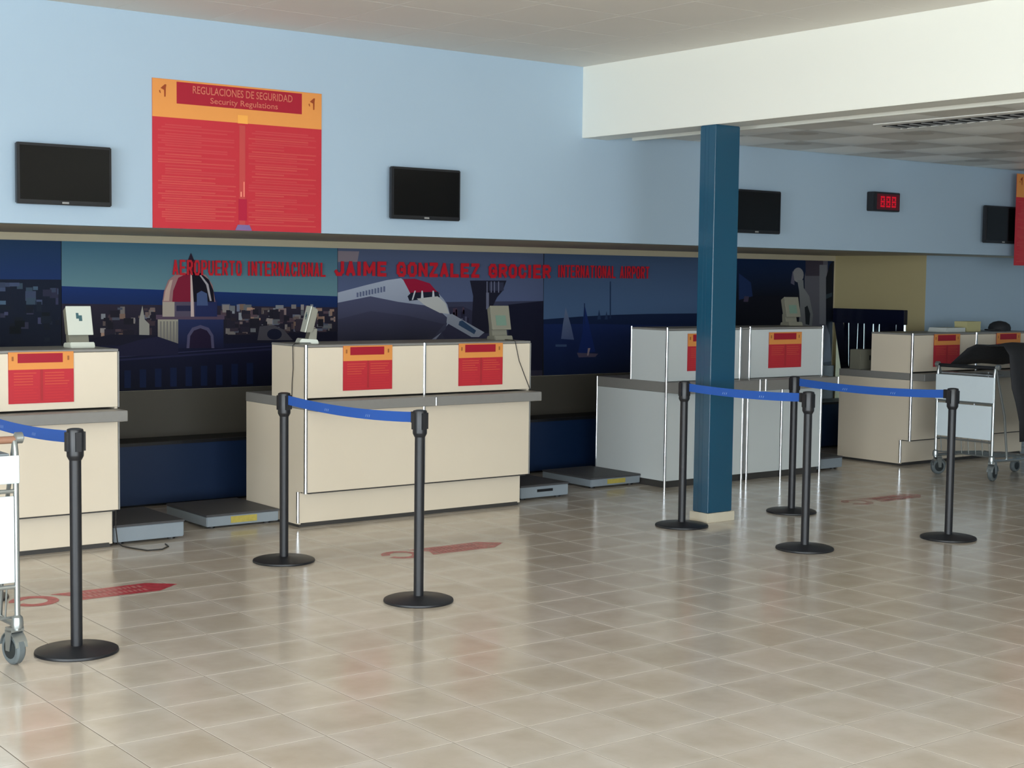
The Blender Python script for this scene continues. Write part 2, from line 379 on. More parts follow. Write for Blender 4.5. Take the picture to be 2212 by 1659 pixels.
# ------------------------------------------------------------------ prints
def clampc(c): return tuple(min(1, max(0, v)) for v in c)
class Print(MB):
    """coloured flat print: polygons given in (u, w) on a vertical plane facing -Y, each layer a hair in front of the last"""
    def __init__(s, y, step=.0005, fn=None): super().__init__(); s.y = y; s.step = step; s.k = 0; s.fn = fn
    def layer(s): s.k += 1
    def poly(s, pts, col, col2=None, new=True):
        if new: s.layer()
        if s.fn: q = [s.fn(*p) for p in pts]
        else: q = pts
        yy = s.y - s.k * s.step
        c = lin(col)
        if col2 is not None:               # gradient: col at the top points, col2 at the bottom ones
            zs = [p[1] for p in q]; za, zb = max(zs), min(zs); c2 = lin(col2)
            c = [tuple(c[i] + (c2[i] - c[i]) * ((za - p[1]) / max(1e-6, za - zb)) for i in range(3)) for p in q]
        area = sum(q[i][0] * q[(i + 1) % len(q)][1] - q[(i + 1) % len(q)][0] * q[i][1] for i in range(len(q)))
        if area < 0:
            q = q[::-1]
            if isinstance(c, list): c = c[::-1]
        s.quad([(a, yy, b) for a, b in q], c)
        return s
    def rect(s, x0, y0, x1, y1, col, col2=None, new=True): return s.poly([(x0, y0), (x1, y0), (x1, y1), (x0, y1)], col, col2, new)
def wallfn(y):
    def f(px, py):
        p = on(1, y, px, py); return (p.x, p.z)
    return f
def ell(cx, cy, rx, ry, n=16): return [(cx + rx * math.cos(2 * math.pi * k / n), cy + ry * math.sin(2 * math.pi * k / n)) for k in range(n)]
YM = YB - .012
MZ0, MZ1 = .787, 1.886
fn = wallfn(YM)
def top_y(px):    # pixel row of the mural's upper edge
    a = on(1, YM, px, 600); c = Vector((a.x, YM, MZ1)) - CAMP; return -c.dot(UP) / c.dot(FWD) * F + CY
def bot_y(px):
    a = on(1, YM, px, 600); c = Vector((a.x, YM, MZ0)) - CAMP; return -c.dot(UP) / c.dot(FWD) * F + CY
def panel(px0, px1, label):
    xa, xb = on(1, YM, px0, 650).x, on(1, YM, px1, 650).x
    t = thing('mural_panel', label, 'mural', ((xa + xb) / 2, YB, MZ0), 0, 'photo mural panels on the rear wall')
    MB().box(-(xb - xa) / 2 + .0015, (xb - xa) / 2 - .0015, -.011, 0, 0, MZ1 - MZ0).build('board', M['dark'], t)
    def f2(px, py):
        p = fn(px, py); return (min(max(p[0], xa + .0015), xb - .0015) - (xa + xb) / 2, min(max(p[1], MZ0), MZ1) - MZ0)
    pr = Print(-.0115, .00018, f2); return t, pr
def bandx(pr, x0, x1, ya0, ya1, yb0, yb1, c1, c2=None, new=True):   # quad: upper edge ya0..ya1, lower edge yb0..yb1
    pr.poly([(x0, ya0), (x1, ya1), (x1, yb1), (x0, yb0)], c1, c2, new)
def houses(pr, x0, x1, y0, y1, n, tone, sz=(6, 20)):
    pr.layer()
    for k in range(n):
        x = random.uniform(x0, x1); y = random.uniform(y0, y1); w = random.uniform(*sz); h = random.uniform(sz[0] * .7, sz[1] * .9)
        b = random.choice(tone); q = random.uniform(.75, 1.15)
        pr.k += .12
        pr.rect(max(x0, x), y, min(x1, x + w), min(y1 + 8, y + h), tuple(v * q for v in b), None, False)
G = [(104, 98, 96), (86, 74, 72), (70, 74, 88), (112, 90, 78), (56, 44, 50), (92, 94, 98)]
# panel 1: city at dusk
t, p = panel(-260, 133, 'dark dusk cityscape mural panel left of the domed palace panel')
bandx(p, -260, 133, top_y(-260), top_y(133), 602, 604, (18, 38, 62), (16, 34, 70))
bandx(p, -260, 133, 602, 604, 860, 850, (12, 18, 32), (8, 14, 28))
houses(p, -260, 126, 606, 650, 60, [(44, 52, 72), (50, 66, 82), (34, 36, 56)], (8, 26)); houses(p, -260, 128, 660, 720, 30, [(20, 26, 40), (44, 46, 66), (12, 16, 26)], (8, 20))
houses(p, -260, 128, 650, 735, 26, [(8, 14, 22), (14, 20, 30)], (10, 30))
p.build('printed_picture', M['mural'], t, fix=False)
# panel 2: city with domed palace
t, p = panel(133, 729, 'mural panel of a city by the sea with a red-domed palace')
bandx(p, 133, 729, top_y(133), top_y(729), 618, 640, (44, 74, 90), (74, 100, 106))
bandx(p, 133, 729, 618, 640, 660, 674, (14, 34, 78), (12, 26, 56))
bandx(p, 133, 729, 656, 664, 750, 740, (30, 26, 38), (16, 16, 26))
houses(p, 210, 335, 662, 725, 42, G); houses(p, 475, 724, 656, 715, 110, G, (5, 18)); houses(p, 475, 724, 668, 725, 40, [(24, 22, 32), (36, 30, 38)], (8, 22)); houses(p, 210, 335, 668, 725, 16, [(22, 20, 30)], (8, 24))
p.poly([(300, 730), (300, 690), (307, 660), (312, 690), (322, 700), (322, 730)], (112, 110, 104))
p.poly([(133, 760), (133, 745), (240, 722), (430, 726), (600, 720), (729, 716), (729, 780)], (14, 14, 28))
bandx(p, 133, 729, 748, 738, 860, 840, (13, 15, 36), (6, 8, 22))
bandx(p, 250, 590, 776, 752, 780, 756, (24, 26, 50)); bandx(p, 250, 590, 770, 746, 772, 748, (34, 36, 60))
p.layer()
for k in range(9): p.rect(268 + k * 33, 800 - k * 2, 282 + k * 33, 838 - k, (10, 20, 46), None, False)
p.poly([(560, 705), (590, 702), (612, 712), (632, 735), (555, 735)], (52, 50, 56)); p.poly(ell(592, 722, 16, 12), (14, 16, 32))
# palace
p.rect(340, 684, 384, 742, (122, 118, 106), (92, 88, 82)); p.layer()
for k in range(6): p.rect(345 + k * 7, 694, 348 + k * 7, 740, (86, 84, 82), None, False)
p.rect(384, 684, 482, 752, (26, 34, 66), (16, 18, 40)); p.rect(336, 680, 484, 690, (62, 50, 64))
p.poly([(402, 752), (404, 724), (414, 708), (432, 702), (450, 708), (460, 724), (462, 752)], (58, 56, 78)); p.poly([(408, 752), (410, 726), (418, 714), (432, 709), (446, 714), (454, 726), (456, 752)], (22, 14, 34))
p.poly([(240, 752), (300, 734), (340, 727), (384, 742), (384, 766), (240, 770)], (20, 20, 40))
p.rect(350, 648, 376, 684, (126, 118, 108)); p.rect(376, 648, 420, 684, (62, 56, 70)); p.rect(420, 648, 468, 684, (24, 30, 62)); p.rect(380, 660, 412, 672, (30, 30, 52))
p.poly([(350, 652), (353, 630), (362, 606), (378, 592), (412, 585), (444, 594), (458, 616), (464, 652)], (112, 84, 84))
p.poly([(371, 652), (373, 628), (384, 600), (412, 586), (414, 652)], (92, 18, 36)); p.poly([(416, 652), (413, 586), (432, 590), (450, 604), (460, 628), (462, 652)], (10, 8, 18))
p.poly([(424, 660), (424, 634), (434, 628), (446, 634), (448, 660)], (50, 62, 92))
p.poly([(411, 684), (410, 590), (413, 588), (417, 650), (418, 684)], (148, 132, 128)); p.poly([(452, 650), (444, 615), (430, 595), (433, 594), (449, 614), (456, 650)], (120, 116, 120))
p.poly([(352, 650), (356, 628), (366, 606), (372, 604), (366, 630), (364, 650)], (140, 118, 108))
p.rect(404, 562, 419, 588, (66, 18, 32)); p.poly([(404, 564), (411, 546), (419, 564)], (28, 18, 30))
p.build('printed_picture', M['mural'], t, fix=False)
# panel 3: airliner and control tower
t, p = panel(729, 1174, 'mural panel of a white airliner beside a control tower')
bandx(p, 729, 1174, top_y(729), top_y(1174), 660, 655, (54, 62, 82), (62, 70, 96))
p.poly([(729, 542), (776, 543), (772, 566), (729, 566)], (92, 84, 90))
bandx(p, 729, 1174, 655, 650, 840, 815, (42, 44, 62), (34, 32, 44))
p.poly([(1098, 658), (1174, 650), (1174, 800), (1098, 800)], (16, 17, 32)); 
p.poly([(940, 664), (1000, 662), (1060, 690), (1060, 735), (960, 735)], (34, 34, 50))
p.poly([(1015, 606), (1094, 606), (1086, 628), (1074, 642), (1064, 662), (1066, 720), (1018, 720), (1022, 640)], (20, 20, 32))
p.rect(1056, 610, 1088, 628, (36, 38, 54)); p.layer()
for x in (1051, 1060, 1067, 1076): p.rect(x, 608, x + 2, 632, (84, 86, 104), None, False)
p.rect(1050, 632, 1056, 668, (78, 80, 96))
p.layer()
for k in range(14):
    x = random.uniform(975, 1015); y = random.uniform(664, 690); p.rect(x, y, x + 4, y + 14, random.choice([(60, 60, 78), (26, 24, 40), (54, 40, 52)]), None, False)
p.poly([(729, 632), (790, 616), (836, 605), (866, 601), (880, 612), (900, 622), (945, 632), (958, 646), (966, 658), (972, 680), (968, 700), (940, 735), (729, 735)], (124, 130, 142), (96, 100, 116))
p.poly([(729, 654), (800, 640), (860, 652), (920, 660), (950, 672), (968, 688), (962, 712), (930, 735), (729, 735)], (56, 58, 78), (38, 38, 52))
p.poly([(729, 690), (800, 672), (880, 682), (960, 700), (930, 735), (729, 735)], (44, 44, 62), (34, 34, 46))
p.poly([(870, 603), (896, 602), (928, 612), (942, 628), (950, 634), (886, 634)], (112, 14, 38))
p.poly([(880, 640), (888, 632), (946, 630), (950, 642), (884, 650)], (20, 22, 34)); p.layer()
for x in (892, 910, 934): p.poly([(x, 628), (x + 3, 628), (x + 5, 646), (x - 1, 646)] if x > 900 else [(x + 3, 628), (x + 6, 628), (x, 648), (x - 3, 648)], (150, 152, 156), None, False)
p.poly([(900, 645), (945, 640), (962, 655), (970, 678), (950, 676), (918, 660)], (142, 142, 140))
p.layer()
for k in range(10): p.rect(770 + k * 6.4, 632 - k * 1.5, 774 + k * 6.4, 642 - k * 1.3, (70, 76, 98), None, False)
p.poly([(966, 680), (976, 678), (1046, 718), (1034, 728), (1018, 728), (964, 697)], (104, 108, 118)); p.poly([(992, 694), (998, 692), (1028, 714), (1024, 722), (990, 702)], (34, 50, 72))
p.build('printed_picture', M['mural'], t, fix=False)
# panel 4: sailing boats
t, p = panel(1174, 1590, 'mural panel of sailing boats on a dark blue bay')
bandx(p, 1174, 1590, top_y(1174), top_y(1590), 690, 682, (44, 58, 80), (56, 76, 104))
bandx(p, 1174, 1590, 694, 682, 830, 800, (16, 30, 68), (12, 22, 46))
p.poly([(1174, 700), (1174, 690), (1250, 684), (1330, 680), (1400, 678), (1590, 676), (1590, 706), (1300, 700)], (12, 24, 50))
p.poly([(1212, 732), (1216, 700), (1222, 664), (1234, 706), (1240, 734)], (74, 84, 104), (56, 66, 96)); p.rect(1200, 744, 1224, 749, (42, 56, 84))
p.poly([(1248, 764), (1258, 720), (1262, 655), (1270, 690), (1286, 760)], (14, 30, 76)); p.rect(1261.5, 655, 1263.5, 700, (16, 28, 58))
p.poly([(1246, 762), (1292, 764), (1286, 771), (1250, 772)], (62, 56, 72)); p.poly([(1268, 768), (1270, 752), (1275, 752), (1271, 768)], (112, 98, 104))
p.rect(1317, 608, 1319.5, 688, (22, 36, 60)); p.poly([(1290, 690), (1294, 668), (1298, 690)], (26, 40, 66)); p.poly([(1306, 690), (1310, 672), (1313, 690)], (26, 40, 66))
p.build('printed_picture', M['mural'], t, fix=False)
# panel 5: statue
t, p = panel(1590, 1800, 'mural panel of a pale statue against dark trees')
bandx(p, 1590, 1800, top_y(1590), top_y(1800), 640, 640, (8, 24, 50), (6, 10, 20)); bandx(p, 1590, 1800, 640, 640, 830, 820, (8, 10, 20), (8, 9, 14))
p.poly([(1596, 590), (1622, 610), (1626, 640), (1596, 648)], (18, 32, 62)); p.poly([(1608, 640), (1618, 640), (1616, 652), (1606, 652)], (46, 40, 56))
p.poly([(1738, 600), (1744, 562), (1788, 562), (1790, 690), (1796, 780), (1740, 790)], (66, 66, 74), (62, 62, 68)); p.rect(1740, 562, 1778, 596, (42, 38, 48)); p.rect(1770, 572, 1786, 700, (80, 82, 88))
p.poly(ell(1724, 594, 12, 16), (98, 98, 100)); p.poly([(1708, 612), (1712, 584), (1716, 606), (1716, 616)], (66, 64, 78))
p.poly([(1722, 605), (1735, 605), (1736, 622), (1748, 640), (1756, 680), (1752, 720), (1724, 720), (1728, 660), (1726, 628)], (90, 92, 94), (74, 76, 78))
p.poly([(1738, 664), (1744, 660), (1750, 678), (1748, 702), (1740, 700)], (20, 24, 28))
p.poly([(1784, 600), (1792, 572), (1799, 560), (1800, 730), (1798, 744), (1794, 730), (1784, 700)], (8, 12, 20)); p.poly([(1784, 636), (1797, 632), (1797, 640), (1784, 646)], (30, 40, 48))
p.build('printed_picture', M['mural'], t, fix=False)
# lettering across the mural
lt = thing('wall_lettering', 'red airport name lettering running across the mural panels', 'lettering', (4.824, YM - .022, 1.66))
# block capitals as thick strokes on a unit cell: polylines of (u, v)
GL = {'A': [[(.0, 0), (.5, 1), (1, 0)], [(.2, .28), (.8, .28)]], 'E': [[(1, 1), (0, 1), (0, 0), (1, 0)], [(0, .5), (.85, .5)]],
      'R': [[(0, 0), (0, 1), (.75, 1), (1, .85), (1, .62), (.75, .47), (0, .47)], [(.5, .47), (1, 0)]], 'O': [[(.25, 0), (0, .2), (0, .8), (.25, 1), (.75, 1), (1, .8), (1, .2), (.75, 0), (.25, 0)]],
      'P': [[(0, 0), (0, 1), (.75, 1), (1, .85), (1, .6), (.75, .44), (0, .44)]], 'U': [[(0, 1), (0, .2), (.25, 0), (.75, 0), (1, .2), (1, 1)]], 'T': [[(0, 1), (1, 1)], [(.5, 1), (.5, 0)]],
      'I': [[(.5, 0), (.5, 1)]], 'N': [[(0, 0), (0, 1), (1, 0), (1, 1)]], 'C': [[(1, .72), (.75, 1), (.25, 1), (0, .8), (0, .2), (.25, 0), (.75, 0), (1, .28)]], 'L': [[(0, 1), (0, 0), (1, 0)]],
      'J': [[(1, 1), (1, .2), (.75, 0), (.25, 0), (0, .25)]], 'M': [[(0, 0), (0, 1), (.5, .25), (1, 1), (1, 0)]], 'G': [[(1, .75), (.75, 1), (.25, 1), (0, .8), (0, .2), (.25, 0), (.8, 0), (1, .15), (1, .48), (.55, .48)]], 'Z': [[(0, 1), (1, 1), (0, 0), (1, 0)]]}
def letter(ch, w, h, t, par, loc):
    b = MB(); lay = 0
    for pl in GL[ch]:
        for (u0, v0), (u1, v1) in zip(pl, pl[1:]):
            p0 = Vector((t / 2 + u0 * (w - t), t / 2 + v0 * (h - t))); p1 = Vector((t / 2 + u1 * (w - t), t / 2 + v1 * (h - t)))
            d = (p1 - p0).normalized(); n_ = Vector((-d.y, d.x)) * t / 2; e = d * t * .36
            q = [p0 - e - n_, p1 + e - n_, p1 + e + n_, p0 - e + n_]
            q = [(min(max(c.x, 0), w), min(max(c.y, 0), h)) for c in q]
            b.prism(q, 1, -.003 - lay * .0002, 0); lay += 1
    o = b.build('letter', M['red'], par); o.location = loc
for body, xa, xb, za, zb, tk in (('AEROPUERTO INTERNACIONAL', 4.824, 6.16, 1.652, 1.768, .33), ('JAIME GONZALEZ GROCIER', 6.225, 8.49, 1.661, 1.785, .32), ('INTERNATIONAL AIRPORT', 8.563, 9.684, 1.672, 1.788, .33)):
    adv = {' ': .75, 'I': .52, 'M': 1.25}; tot = sum(adv.get(c, 1.0) for c in body); k = (xb - xa) / tot; x = xa
    for c in body:
        w = adv.get(c, 1.0) * k
        if c != ' ': letter(c, w * (.84 if c != 'I' else .72), zb - za, k * (tk if c != 'I' else .33) * .84, lt, (x + w * .07 - 4.824, 0, za - 1.66))
        x += w
# ------------------------------------------------------------------ notices
OR, RD, DR, LT = (206, 134, 70), (178, 44, 54), (152, 26, 44), (182, 60, 64)
def plane_glyph(p, cx, cy, s, col):
    p.poly([(cx - .30 * s, cy + .12 * s), (cx + .05 * s, cy + .42 * s), (cx + .16 * s, cy + .40 * s), (cx + .12 * s, cy + .16 * s), (cx + .10 * s, cy - .48 * s), (cx + .0 * s, cy - .50 * s), (cx - .02 * s, cy + .0 * s)], col)
    p.poly([(cx - .42 * s, cy - .08 * s), (cx - .34 * s, cy - .02 * s), (cx - .28 * s, cy - .26 * s), (cx - .36 * s, cy - .22 * s)], col, None, False)
def notice(name, label, w, h, loc, hh, big, group, cat='poster'):
    t = thing(name, label, cat, loc, 0, group)
    MB().box(0, w, -.003, 0, 0, h).build('sheet', mat_red, t)
    p = Print(-.0032, .0003)
    p.rect(.0005, .0005, w - .0005, h - .0005, RD)
    p.rect(0.0005, h * (1 - hh), w - .0005, h - .0005, OR, (212, 140, 72))
    bx0, bx1 = w * (.135 if big else .14), w * (.875 if big else .83)
    p.rect(bx0, h * (1 - hh * .62), bx1, h - h * (.012 if big else .03), DR)
    if big:
        p.layer()
        # text columns: rows of fine print
        for cxa, cxb in ((.03, .475), (.55, .965)):
            z = .70
            while z > .04:
                x0 = cxa + random.choice([0, 0, .02, .04]); x1 = cxb - random.choice([0, .01, .05, .12, .2]) 
                p.rect(x0 * w, z * h, x1 * w, (z - .009) * h, random.choice([LT, (180, 58, 62), (184, 68, 66)]), None, False)
                z -= random.choice([.0155, .0155, .0155, .022])
        p.rect(.495 * w, .04 * h, .53 * w, .73 * h, (178, 66, 64)); p.rect(.49 * w, .07 * h, .54 * w, .22 * h, (164, 26, 54))
        p.rect(.502 * w, .235 * h, .509 * w, .27 * h, (232, 140, 120)); p.rect(.519 * w, .235 * h, .526 * w, .34 * h, (222, 120, 104))
        p.poly([(.47 * w, .002 * h), (.57 * w, .002 * h), (.555 * w, .04 * h), (.485 * w, .04 * h)], (112, 96, 140))
        p.rect(.485 * w, h * .742, .545 * w, h * .80, (226, 158, 74))
        plane_glyph(p, w * .066, h * .925, w * .07, (140, 62, 30)); plane_glyph(p, w * .945, h * .925, w * .07, (140, 62, 30))
    else:
        p.layer()
        for cxa, cxb in ((.08, .45), (.55, .93)):
            for k in range(11): p.rect(cxa * w, (.60 - k * .055) * h, (cxb - random.choice([0, .03, .08])) * w, (.58 - k * .055) * h, (190, 72, 58) if k < 5 else (184, 48, 54), None, False)
        p.rect(.48 * w, .05 * h, .52 * w, .66 * h, (162, 44, 50))
        p.layer(); p.rect(.05 * w, h * (1 - hh * .5), .08 * w, h * (1 - hh * .25), (150, 90, 50), None, False); p.rect(.90 * w, h * (1 - hh * .5), .93 * w, h * (1 - hh * .25), (150, 90, 50), None, False)
    p.build('print', M['print'], t, fix=False)
    if big:
        a = text_mesh('title', 'REGULACIONES DE SEGURIDAD', w * .59, h * .052, mat_pt, t, .01); a.location = (w * .225, -.0075, h * .918)
        a = text_mesh('title', 'Security Regulations', w * .40, h * .052, mat_pt, t, .01); a.location = (w * .325, -.0075, h * .848)
    return t
mat_red = mat('red_vinyl_sheet', (170, 40, 60), .5)
mat_pt = mat('orange_title_print', (206, 108, 88), .5)
notice('safety_poster', 'large red and orange regulations poster on the pale blue wall between two screens', 1.185, .911, (3.845, YH - .001, ZH), .255, True, 'wall posters')
# ------------------------------------------------------------------ desks
def post(par, x, y, z0, z1, r=.011, m='chrome', n=14):
    return smooth_auto(MB().lathe([(r, z0), (r, z1)], n, (x, y, 0)).build('corner_post', M[m], par))
def desk(label, x0, yf, L, style):
    A = style == 'beige'; lam = M['beige'] if A else M['whitelam']
    t = thing('check_in_desk', label, 'check-in desk', (x0 + L / 2, yf, 0), 0, 'check-in desks in a row')
    h = L / 2
    zt = 1.205 if A else 1.272              # top of the upper box
    zs0, zs1 = (.785, .85) if A else (.765, .85)
    yu, yl = (.458, .828) if A else (.42, .84)
    ov = .15 if A else .2
    th = .018
    if A:
        for sx in (-h, h - th):
            MB().prism([(.0, .24), (.0, zs0), (yl, zs0), (yl, .02), (.094, .02), (.094, .24)], 0, sx, sx + th).build('side_panel', lam, t)
        for a, b in ((-h + .004, -.004), (.004, h - .004)):
            MB().box(a, b, .094 - .004, .112, .028, .228).build('plinth_panel', lam, t, bevel=.002, seg=1)
            MB().box(a, b, -.012, .008, .242, zs0 - .002).build('front_panel', lam, t, bevel=.002, seg=1)
            MB().box(a, b, -.012, .008, zs1 + .012, zt - .014).build('upper_panel', lam, t, bevel=.002, seg=1)
        MB().box(-h + .01, h - .01, .10, yl - .02, 0, .03).build('kickboard', M['kick'], t)
        MB().box(-h + .02, h - .02, .0, .10, .232, .242).build('overhang_base', M['kick'], t)
        MB().box(-.012, .012, .098, .106, .03, .228).build('joint_strip', M['edge'], t)
        MB().box(h - .001, h + .006, -.012, .004, .242, zs0).build('edge_strip', M['edge'], t)
        MB().box(h - .001, h + .006, -.012, .004, zs1 + .01, zt - .012).build('edge_strip', M['edge'], t)
        post(t, -h, -.004, .236, zt + .004, .0125); post(t, 0, -.010, .244, zs0); post(t, 0, -.010, zs1, zt + .004, .0125)
        post(t, -h, .098, .03, .236)
        post(t, 0.006, -ov, zs0 + .004, zs1 - .006, .006)
    else:
        for sx in (-h, h - th):
            MB().prism([(.0, .055), (.0, zs0), (yl, zs0), (yl, .055)], 0, sx, sx + th).build('side_panel', lam, t)
        MB().box(-h + .012, h - .012, .012, yl - .01, 0, .06).build('kickboard', M['kick'], t)
        for a, b in ((-h + .01, -.055), (.0, .41), (.43, h - .008)):
            MB().box(a, b, -.006, .012, .055, zs0 - .003).build('front_panel', lam, t, bevel=.002, seg=1)
        for a, b in ((-h + .01, -.08), (.03, h - .008)):
            MB().box(a, b, -.006, .012, zs1 + .004, zt - .014).build('upper_panel', lam, t, bevel=.002, seg=1)
        MB().box(-.056, .0, .0, .01, .055, zs0).box(-.08, .03, .0, .01, zs1, zt - .014).build('joint_strip', M['edge'], t)
        for x, z0, z1 in ((-h, .0, zt + .012), (h, .0, zs0), (h, zs1, zt + .012), (-.095, zs1, zt + .006), (.018, zs1, zt + .012), (-.05, .0, zs0), (.01, .0, zs0), (.425, .0, zs0)):
            post(t, x, -.004, z0, z1, .0105)
        post(t, -h, yu, zs1, zt + .012, .009); post(t, -h, yl, 0.02, zs1, .009)
        post(t, -.055, -ov, zs0 - .004, zs1 + .006, .008); post(t, .012, -ov, zs0 - .004, zs1 + .006, .01); post(t, h - .01, -ov, zs0 - .002, zs1 + .002, .008)
    # worktop, with the narrow ledge in front of the upper box
    MB().box(-h - .002, h + .002, -ov, yl + .006, zs0, zs1).build('worktop', M['slab'], t, bevel=.004, seg=1)
    # upper box
    for sx in (-h, h - th): MB().box(sx, sx + th, .004, yu, zs1, zt - .012).build('upper_side', lam, t)
    MB().box(-h + th, h - th, yu - th, yu, zs1, zt - .012).build('upper_back', lam, t)
    MB().box(-h - .002, h + .002, -.012, yu + .004, zt - .012, zt + .004).build('top_cap', M['slab'], t, bevel=.003, seg=1)
    MB().box(-h + th, h - th, yl - .03, yl - .012, .03, zs0).build('rear_panel', lam, t)
    return t
D1 = desk('beige check-in desk at the left edge, half cut off by the frame', 3.552 - 1.842, 8.537 + .012, 1.842, 'beige')
D2 = desk('beige two-position check-in desk left of centre', 4.833, 8.537 + .012, 1.842, 'beige')
D3 = desk('white check-in desk with bright aluminium posts behind the blue pillar', 8.199, 8.729, 1.841, 'white')
D4 = desk('beige check-in desk farthest to the right, partly hidden by the trolley', 11.053, 8.545 + .012, 1.87, 'beige')
NG = 'small regulations notices on the desks'
NW, NH = .384, .297
for xa, lab in ((2.893, 'red notice on the desk at the left edge'), (5.105, 'red notice on the left half of the beige desk left of centre'), (6.038, 'red notice on the right half of the beige desk left of centre'), (11.336, 'red notice on the farthest desk left of its middle post'), (12.284, 'red notice on the farthest desk peeking over the black cloth')):
    notice('notice_sheet', lab, NW, NH, (xa, 8.5355, .903), .34, False, NG, 'notice')
for xa, lab in ((8.42, 'red notice on the white desk half hidden by the pillar'), (9.362, 'red notice on the white desk right of the pillar')):
    notice('notice_sheet', lab, NW + .02, NH + .005, (xa, 8.7215, .932), .34, False, NG, 'notice')
# ------------------------------------------------------------------ screens on the header wall
def screen(label, x0):
    t = thing('wall_screen', label, 'television', (x0 + .284, YH, 2.052), 0, 'black wall screens')
    MB().box(-.284, .284, -.085, -.045, 0, .352).build('bezel', M['black'], t, bevel=.006)
    MB().box(-.268, .268, -.0875, -.084, .026, .336).build('panel', M['screen'], t)
    MB().box(-.10, .10, -.046, -.02, .06, .29).box(-.05, .05, -.022, 0, .10, .25).build('mount', M['blackmetal'], t)
    MB().box(-.02, .02, -.0872, -.084, .007, .018).build('badge', M['edge'], t)
for x0, lab in ((2.984, 'black wall screen left of the big poster'), (5.531, 'black wall screen right of the big poster'), (8.79, 'black wall screen partly behind the blue pillar'), (12.172, 'black wall screen at the far right behind the hanging poster')):
    screen(lab, x0)
t = thing('led_sign', 'small dark wall sign with glowing red display', 'sign', (10.72, YH, 2.292))
MB().box(-.178, .178, -.085, 0, 0, .168).build('housing', M['black'], t, bevel=.005)
MB().box(-.14, .165, -.087, -.084, .014, .152).build('window', M['ledface'], t)
g = MB()
for cx in (-.065, .012, .088):
    for i in range(3):
        for j in range(5):
            if (i, j) != (1, 1) and (i, j) != (1, 3): g.box(cx + i * .02 - .028, cx + i * .02 - .012, -.0885, -.086, .036 + j * .02, .051 + j * .02)
g.build('lit_display', M['led'], t)
t = notice('hanging_poster', 'red and orange poster hanging at the right edge of the frame', 1.185, .875, (12.575, 8.575, 1.845), .255, True, 'wall posters')
MB().tube([(.1, -.001, .874), (.1, -.001, ZL + .02 - 1.845)], .002, 6).tube([(1.085, -.001, .874), (1.085, -.001, ZL + .02 - 1.845)], .002, 6).build('hanger', M['tube'], t)
# ------------------------------------------------------------------ conveyor and tunnel
t = thing('baggage_conveyor', 'long navy blue baggage conveyor along the rear wall', 'conveyor', (5.6, 10.0, 0))
MB().box(-9.0, XE - .0 - 5.6, .0, .03, .02, .44).build('side_panel', M['conv'], t)
MB().box(-9.0, 7.9, .03, .56, .40, .435).build('belt', M['rubber'], t)
MB().box(-9.0, XE - 5.6, -.008, .034, .44, .462).build('top_rail', M['black'], t)
MB().box(-9.0, XE - 5.6, .05, .55, 0, .39).build('frame', M['dark'], t)
MB().box(-9.0, XE - 5.6, .575, .594, .40, MZ0 - .004).build('back_guard', M['guard'], t)
t = thing('strip_curtain', 'dark glossy rubber strip curtain over the baggage tunnel mouth', 'curtain', (XE - .03, 10.11, 1.34))
MB().box(-.028, .028, -.47, .46, -.10, .05).build('header', M['curtain'], t, bevel=.004)
for k in range(9):
    y = -.40 + k * .1; lean = -.16 if k == 8 else 0; a = R(random.uniform(-14, 14)) if k not in (5, 3, 7) else R([22, 0, 20, 0, 24][k - 3])
    w = .105; zb = -.86
    b = MB(); n = 6; tw = random.uniform(-.5, .5)
    for q in range(n + 1):
        z = -.09 + (zb + .09) * q / n; an = a + tw * q / n; ca, sa = math.cos(an), math.sin(an)
        for s_ in (-1, 1): b.v.append((sa * s_ * w / 2 + .002, y + lean * q / n + ca * s_ * w / 2, z))
        for s_ in (-1, 1): b.v.append((sa * s_ * w / 2 - .002, y + lean * q / n + ca * s_ * w / 2, z))
    for q in range(n):
        i = q * 4; b.f += [(i, i + 1, i + 5, i + 4), (i + 2, i + 6, i + 7, i + 3), (i, i + 4, i + 6, i + 2), (i + 1, i + 3, i + 7, i + 5)]; b.c += [None] * 4
    b.build('strip', M['curtain'], t, smooth=False)
# ------------------------------------------------------------------ scales
def scale_(label, x0, x1, y0, h, mark):
    t = thing('baggage_scale', label, 'scale', ((x0 + x1) / 2, y0, 0), 0, 'floor scales between the desks')
    w = (x1 - x0) / 2; d = .62
    MB().box(-w, w, 0, d, .016, h - .012).build('body', M['scale'], t, bevel=.005)
    MB().box(-w - .004, w + .004, -.004, d, h - .014, h).build('platform', M['scaletop'], t, bevel=.003)
    for sx in (-1, 1):
        for yy in (.06, d - .06): MB().lathe([(.025, 0), (.022, .02)], 12, (sx * (w - .06), yy, 0)).build('foot', M['rubber'], t)
    if mark == 'label': MB().box(-.09, .10, -.0025, .0, .03, h - .022).build('label_plate', M['yellow'], t)
    if mark == 'slot': MB().box(-.075, .075, -.003, .0, h * .5, h * .68).build('slot', M['black'], t)
scale_('plain grey baggage scale beside the left-edge desk', 3.575, 4.035, 8.672, .122, '')
scale_('grey baggage scale with yellow label against the beige desk left of centre', 4.296, 4.822, 8.89, .095, 'label')
scale_('grey baggage scale with dark slot right of the beige desk', 6.80, 7.258, 8.79, .112, 'slot')
scale_('grey baggage scale with yellow label against the white desk', 7.663, 8.186, 9.0, .088, 'label')
scale_('grey baggage scale half hidden behind the white desk', 10.06, 10.434, 8.80, .115, '')
